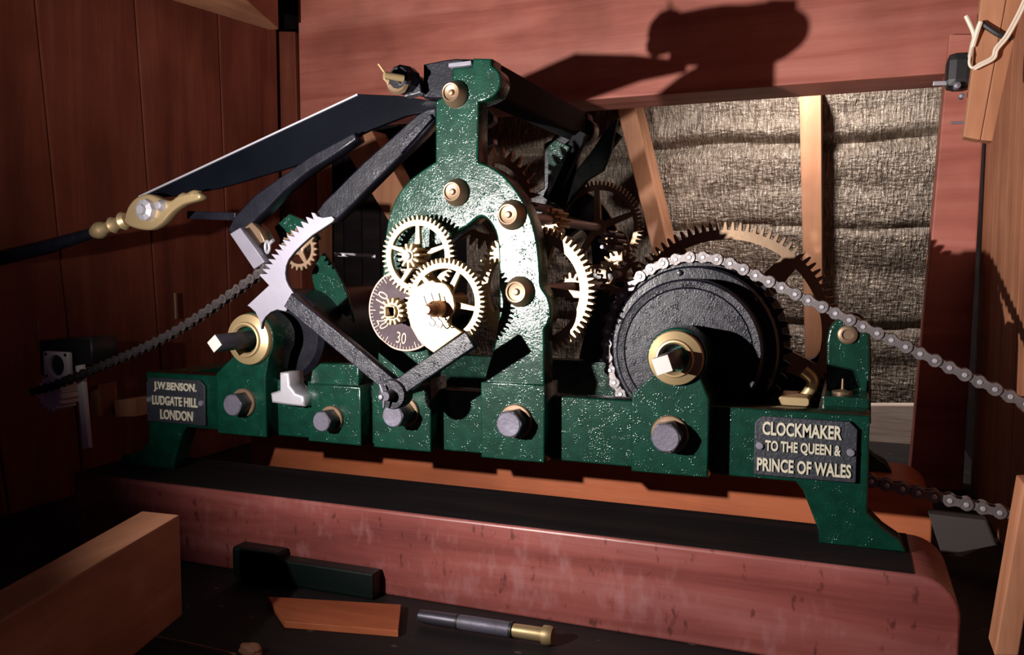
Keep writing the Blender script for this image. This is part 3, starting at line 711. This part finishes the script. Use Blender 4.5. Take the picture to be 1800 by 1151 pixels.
# long hammer arms running out from the top of the arch
ha = thing('hammer_lever', P(500, 330, .03), 'long glossy black flat arm slanting down left from the top of the arch', 'lever')
link('blade', pplate([(243, 345), (628, 165), (700, 168), (768, 178), (768, 192), (712, 204), (650, 228), (605, 250), (560, 278), (500, 297), (430, 318), (380, 332), (300, 345), (262, 348)], .028, .034, .0006), 'black_gloss', ha)
link('blade_edge', hexa([P(243, 344, .026), P(628, 164, .026), P(628, 167, .026), P(243, 347.5, .026)], [P(243, 344, .026)+Vector((0, .006, 0)), P(628, 164, .026)+Vector((0, .006, 0)), P(628, 167, .026)+Vector((0, .006, 0)), P(243, 347.5, .026)+Vector((0, .006, 0))], .0003), 'steel', ha)
ab = thing('support_arm', P(600, 400, .02), 'rough black cast bar slanting from the arch neck down to the rack', 'arm')
link('bar', pplate(smooth2([(766, 188), (766, 206), (745, 235), (700, 278), (648, 330), (600, 378), (578, 392), (556, 372), (590, 334), (640, 284), (690, 240), (730, 203), (752, 190)], 2), .004, .02, .0018), 'black_paint', ab)
link('rib', flat := pplate([(700, 262), (718, 232), (756, 200), (760, 208), (728, 244), (704, 270)], .0, .006, .001), 'black_rough', ab)
lb = thing('crutch_arm', P(430, 470, .02), 'rough black arm below the glossy one, holding a bright steel bar end', 'arm')
link('bar', pplate([(622, 232), (626, 246), (588, 272), (540, 302), (500, 335), (470, 366), (436, 398), (408, 414), (400, 404), (412, 380), (446, 344), (490, 312), (548, 272)], .012, .03, .0018), 'black_paint', lb)
link('steel_end', pplate([(404, 411), (422, 400), (465, 460), (446, 473)], -.004, .014, .0006), 'bright_steel', lb)
link('clamp', pplate([(426, 402), (442, 390), (456, 404), (466, 424), (452, 430)], .012, .03, .001), 'brass_dull', lb)
wnp = P(470, 434, .004)
link('wing_nut', join(tube([wnp+Vector((.004*math.cos(a), -.002*math.cos(a), .006*math.sin(a))) for a in [k*2*math.pi/14 for k in range(15)]], .0016, 8), tube([P(474, 428, .002), P(480, 422, 0)], .0018, 8)), 'steel', lb, True)
# green plates on the strike side; leaf shaped as a frame's lit part
gv = link('green_plate', plate([smooth2(pxpoly([(573, 443), (556, 470), (553, 487), (558, 508), (570, 524), (596, 543), (612, 556), (625, 567)], .1), 4) + pxpoly([(622, 548), (614, 520), (603, 492), (588, 464)], .1)], .095, .10, .0006), 'green_paint', None, label='lit part of a dark green frame, cut as a leaf shape behind the cranked lever', cat='vane')
gv2 = link('green_plate', pplate([(482, 399), (508, 376), (545, 392), (560, 420), (510, 440), (492, 420)], .06, .066, .0006), 'green_paint', None, label='small green plate behind the teeth of the steel rack', cat='vane')
spw = P(530, 438, .02)
sw_ = wheel('strike_wheel', Vector((spw.x, 0, spw.z)), .015, .02, .022, .0185, 22, .015, 4, .006, .004, 'brass_dull', 'small brass gear peeping out behind the toothed rack', 30)
arbor(spw, .0, .04, .003, sw_)
hr = link('detent_rod', tube([P(588, 447, .06), P(660, 450, .08)], .0022, 10), 'steel', None, True, label='thin steel rod lying level in the dark left of the dial', cat='rod')
# green bed lug left of the second bolt, its highlight put in as steel
link('stop_lug', pplate([(491, 655), (507, 655), (509, 678), (519, 691), (533, 696), (535, 715), (512, 713), (477, 708), (475, 691), (491, 686)], -.014, .012, .0022), 'steel', fr)

# brass clevis joint and rod at far left
cl = thing('clevis_joint', P(262, 405, .0), 'ornate brass rod joint with dark bolt hanging at the end of the glossy arm', 'joint')
link('body', pplate(smooth2([(217, 388), (224, 364), (240, 346), (262, 341), (284, 350), (300, 352), (314, 343), (346, 338), (350, 350), (322, 359), (302, 372), (284, 392), (264, 404), (240, 402), (224, 396), (217, 388)], 3), -.004, .008, .002), 'brass', cl)
k1 = P(257, 369, -.006)
link('bolt', lathe(k1.x, k1.z, [(0, -.015), (.005, -.015), (.006, -.012), (.0115, -.010), (.0125, -.004), (.0125, 0)], 9), 'steel', cl)
k2 = P(281, 361, -.006)
link('rivet', lathe(k2.x, k2.z, [(0, -.010), (.004, -.009), (.0065, -.004), (.0065, 0)], 16), 'steel', cl, True)
A_, B_ = P(224, 386, .002), P(164, 409, .002)
prof = [.0075, .0105, .0075, .0068, .0095, .0068, .006, .0085, .0098, .0085, .006]
link('collar', tube([A_+(B_-A_)*k/10 for k in range(11)], prof, 18), 'brass', cl, True)
A2, B2 = P(318, 350, .002), P(352, 342, .002)
link('collar', tube([A2+(B2-A2)*k/5 for k in range(6)], [.005, .0062, .0045, .0058, .0062, .004], 16), 'brass', cl, True)
link('pendulum_rod', tube([P(168, 408, .002), P(90, 432, .0), P(-60, 468, -.01)], [.006, .0085, .009], 14), 'black_paint', None, True, label='thick dark rod leading left from the brass joint', cat='rod')
link('pull_rod', obox(P(335, 378, .05), P(420, 381, .05), .012, .009), 'black_paint', None, label='short dark rod right of the brass joint', cat='rod')
# dark chain on the left
p0, p1, p2 = P(470, 472, .002), P(300, 588, .002), P(120, 668, .002)
lpth = smoothpath([p0, p1, p2, P(60, 688, .002)], 30)
chain([(p.x, p.z) for p in lpth], .0105, .0052, .002, 'old_chain', 'dark_steel', 'old dark chain sloping down left from under the steel rack', 'old_chain', .003)

# ================================================================= MORE CLOCK PIECES
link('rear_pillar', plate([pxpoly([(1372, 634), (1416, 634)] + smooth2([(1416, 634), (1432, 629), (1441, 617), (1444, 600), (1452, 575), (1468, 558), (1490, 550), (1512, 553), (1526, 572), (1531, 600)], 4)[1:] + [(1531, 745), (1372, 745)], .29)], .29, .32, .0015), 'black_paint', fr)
# grease-blackened top boards on the two bearers
for o in [o for o in COL.objects if o.name.startswith('bearer_beam')]:
    pass
fb = bpy.data.objects['bearer_beam']
link('top_board', box(-.795, P(1690, 1080, -.032).x-.032, -.0295, .073, ZB-.0008, ZB+.0006, .0003), 'wood_dark', fb, label='grease-blackened top face')
# fly at the back of the top arbor
fy = thing('fly_governor', P(1020, 350, .27), 'green two-bladed fly vane on a dark arm behind the arch, left of the leaning stud', 'fly')
for pts in ([(964, 256), (976, 246), (1001, 258), (985, 300), (962, 348)], [(1086, 206), (1073, 268), (1060, 300), (1030, 318), (996, 357), (1012, 300), (1038, 268), (1060, 235)]):
    q = [P(x, y, .262) for x, y in pts]; link('vane', hexa(q, [p+Vector((.001, .004, 0)) for p in q], .0005), 'green_paint', fy)
link('fly_arm', obox(P(1024, 232, .275), P(966, 352, .275), .012, .016), 'black_matte', fy)
link('fly_arm', obox(P(1084, 232, .275), P(985, 362, .275), .012, .016), 'black_matte', fy)

# ================================================================= UNIT AT FAR LEFT
ev = thing('winding_motor', P(105, 700, .02), 'small electric winding unit with grey square flange at far left', 'motor')
link('housing', pplate([(68, 598), (160, 592), (162, 640), (70, 660)], .03, .07, .002), 'rubber_black', ev)
fc = P(101, 642, .02); fs = P(123, 642, .02).x-fc.x
link('flange', plate([rrect(fc.x-fs, fc.x+fs, fc.z-.0165, fc.z+.0165, .003), circ(fc.x, fc.z, .0125, 32)], .018, .024, .0006), 'white_paint', ev)
link('flange_disc', lathe(fc.x, fc.z, [(0, .023), (.0126, .023), (.0126, .03), (0, .03)], 32), 'dark_steel', ev)
for sx in (-1, 1):
    for sz in (-1, 1):
        link('screw', lathe(fc.x+sx*fs*.78, fc.z+sz*.0132, [(0, .0168), (.0018, .017), (.002, .0185)], 10), 'rubber_black', ev)
wc = P(102, 690, .03)
link('ribbed_drum', plate([gear_outline(wc.x, wc.z, .021, .0175, 16, .2, .7)], .018, .045, .001), 'white_paint', ev)
link('spring_clip', tube([P(66, 560, .03), P(66, 605, .03), P(70, 620, .03)], .0016, 8), 'brass_dull', ev)
def tim(name, pts, y0, d, mat, label, cat): return link(name, hexa([P(*p, y0) for p in pts], [P(*p, y0)+Vector((0, d, 0)) for p in pts], .001), mat, None, label=label, cat=cat)
tim('corner_bracket', [(146, 594), (160, 592), (166, 650), (150, 656)], .075, .015, 'wood_pine', 'small upright pine bracket beside the grey flange', 'bracket')
tim('white_batten', [(132, 643), (143, 641), (156, 788), (145, 790)], .015, .006, 'white_paint', 'thin white strip standing below the grey flange', 'strip')
tim('wood_block', [(155, 680), (172, 676), (174, 732), (158, 734)], .08, .03, 'wood_pine', 'narrow pine block right of the thin white strip', 'block')
tim('wood_block', [(199, 704), (238, 700), (240, 732), (201, 733)], .10, .03, 'wood_pine', 'square orange block between the white strip and the left plaque', 'block')
for px_, lab in ((310, 'thin brass peg on the wall boards above the left bush'),):
    link('wall_peg', tube([P(px_-2, 515, .30), P(px_, 560, .30)], .003, 8), 'brass_dull', None, label=lab, cat='peg')

# ================================================================= RIGHT HAND SIDE
tim('hanging_batten', [(1727, -20), (1772, -20), (1723, 246), (1694, 240)], .19, .02, 'wood_pine', 'left of two pale battens hanging at top right, with the cable', 'batten')
tim('hanging_batten', [(1773, -20), (1803, -20), (1745, 248), (1724, 246)], .19, .02, 'wood_pine', 'right of two pale battens hanging at top right, by the wall', 'batten')
cb = thing('cable', P(1715, 118, .18), 'white twin cable looping over the pale battens at top right', 'cable')
cpts = [(1806, -15), (1790, 22), (1768, 62), (1750, 84), (1744, 100), (1722, 112), (1710, 119), (1704, 112), (1705, 98)]
link('strand', tube(smoothpath([P(x, y, .185) for x, y in cpts], 6), .0013, 8), 'cable_white', cb, True)
link('strand', tube(smoothpath([P(x+4, y+3, .185) for x, y in cpts[:6]] + [P(1712, 122, .186)], 6), .0013, 8), 'cable_white', cb, True)
link('strand', tube(smoothpath([P(1705, 100, .186), P(1709, 80, .19), P(1712, 60, .19), P(1698, 28, .19)], 6), [.002]*19, 8), 'cable_white', cb, True)
link('strand', tube(smoothpath([P(1710, 82, .188), P(1717, 58, .186), P(1724, 38, .184)], 6), .0022, 8), 'cable_white', cb, True)
link('tie_cord', tube(smoothpath([P(1726, 40, .188), P(1740, 50, .187), P(1760, 62, .187), P(1778, 66, .19)], 6), .0028, 8), 'rubber_black', None, True, label='dark cord tied round the pale battens at top right', cat='cord')
lk = thing('switch_lock', P(1680, 155, .22), 'black cylinder with a steel bolt bar beside the pale battens', 'lock')
kc = P(1690, 128, .21)
link('body', obox(P(1662, 128, .22), P(1712, 126, .22), .03, .034, bev=.008), 'rubber_black', lk)
link('bolt_bar', obox(P(1640, 147, .215), P(1674, 146, .215), .004, .004, bev=.0006), 'steel', lk)
link('screw', lathe(P(1683, 150, .2).x, P(1683, 150, .2).z, [(0, .198), (.003, .199), (.003, .21)], 10), 'bright_steel', lk)
link('screw', lathe(P(1691, 168, .2).x, P(1691, 168, .2).z, [(0, .198), (.0025, .199), (.0025, .21)], 10), 'bright_steel', lk)
link('nail', tube([P(1672, 216, .205), P(1697, 215, .205)], .0012, 8), 'bright_steel', None, label='bright nail sticking out of the left pale batten', cat='nail')
tim('scrap_board', [(1632, 903), (1737, 915), (1754, 958), (1656, 977)], .24, .02, 'grey_board', 'grey scrap board leaning at bottom right beyond the bearer end', 'board')
tim('wall_timber', [(1800, 852), (1840, 852), (1790, 1152), (1748, 1152)], -.06, .03, 'wood_wall_right', 'orange timber edge at the extreme lower right', 'timber')

# ================================================================= ON THE FLOOR
A_, B_ = PZ(738, 1082, .008), PZ(972, 1118, .008)
rod = thing('winding_rod', (A_+B_)/2-Vector((0, 0, .008)), 'steel rod with a brass end cap lying below the worn bearer', 'rod')
def seg(t0, t1, prof, mat, nm):
    a, b = A_+(B_-A_)*t0, A_+(B_-A_)*t1; n = len(prof); link(nm, tube([a+(b-a)*k/(n-1) for k in range(n)], prof, 20), mat, rod, True)
seg(0, .29, [.0052, .0058, .0060, .0060], 'dark_steel', 'grip'); seg(.29, .305, [.0066, .0066], 'rubber_black', 'ring'); seg(.305, .69, [.0062, .0064, .0064, .0062], 'bolt_steel', 'sleeve')
seg(.69, .71, [.0068, .0068], 'rubber_black', 'ring'); seg(.71, .93, [.0055, .0058, .0058], 'brass', 'brass_cap'); seg(.93, 1.0, [.0078, .0080, .0080, .0070], 'brass', 'brass_flange')
q = [PZ(470, 1048, .006), PZ(705, 1062, .006), PZ(700, 1108, .006), PZ(500, 1092, .006)]
link('added_slat', hexa(q, [p-Vector((0, 0, .0058)) for p in q], .0006), 'wood_rear', None, label='made-up flat orange slat on the dark floor left of the steel rod', cat='slat')  # invented slat; repeats the rear bearer's orange face
link('added_bar', join(box(P(470, 980, -.06).x, P(645, 1030, -.06).x, -.050, -.034, .001, .026, .002), box(P(400, 990, -.06).x, P(480, 1030, -.06).x, -.054, -.034, .001, .034, .004)), 'black_green', None, label='made-up dark green bar lying against the foot of the worn bearer', cat='bracket')  # invented bar; repeats the dark shape of the left foot
def lump(name, px_, py_, rx, ry, rz, mat, label, cat, seed):
    cc_ = PZ(px_, py_, 0); bm = bmesh.new(); bmesh.ops.create_icosphere(bm, subdivisions=3, radius=1)
    for v in bm.verts:
        k = 1+.35*noise.noise(v.co*1.6+Vector((seed, 0, 0))); v.co = Vector((cc_.x+v.co.x*rx*k, cc_.y+v.co.y*ry*k, max(.0004, rz*.8+v.co.z*rz*k)))
    return link(name, new_mesh(bm), mat, None, True, label=label, cat=cat)
lump('wood_chip', 440, 1150, .012, .006, .005, 'wood_pine', 'reddish wood chip on the floor at the bottom edge', 'chip', 3)
lump('rag', 160, 1158, .022, .012, .007, 'wood_dark', 'crumpled dark rag in the bottom left corner', 'rag', 9)
link('twig', tube(smoothpath([PZ(270, 1118, .002), PZ(340, 1132, .002), PZ(415, 1150, .003)], 5), .0008, 6), 'wood_pine', None, label='thin straw on the dark floor beside the wood chip', cat='straw')
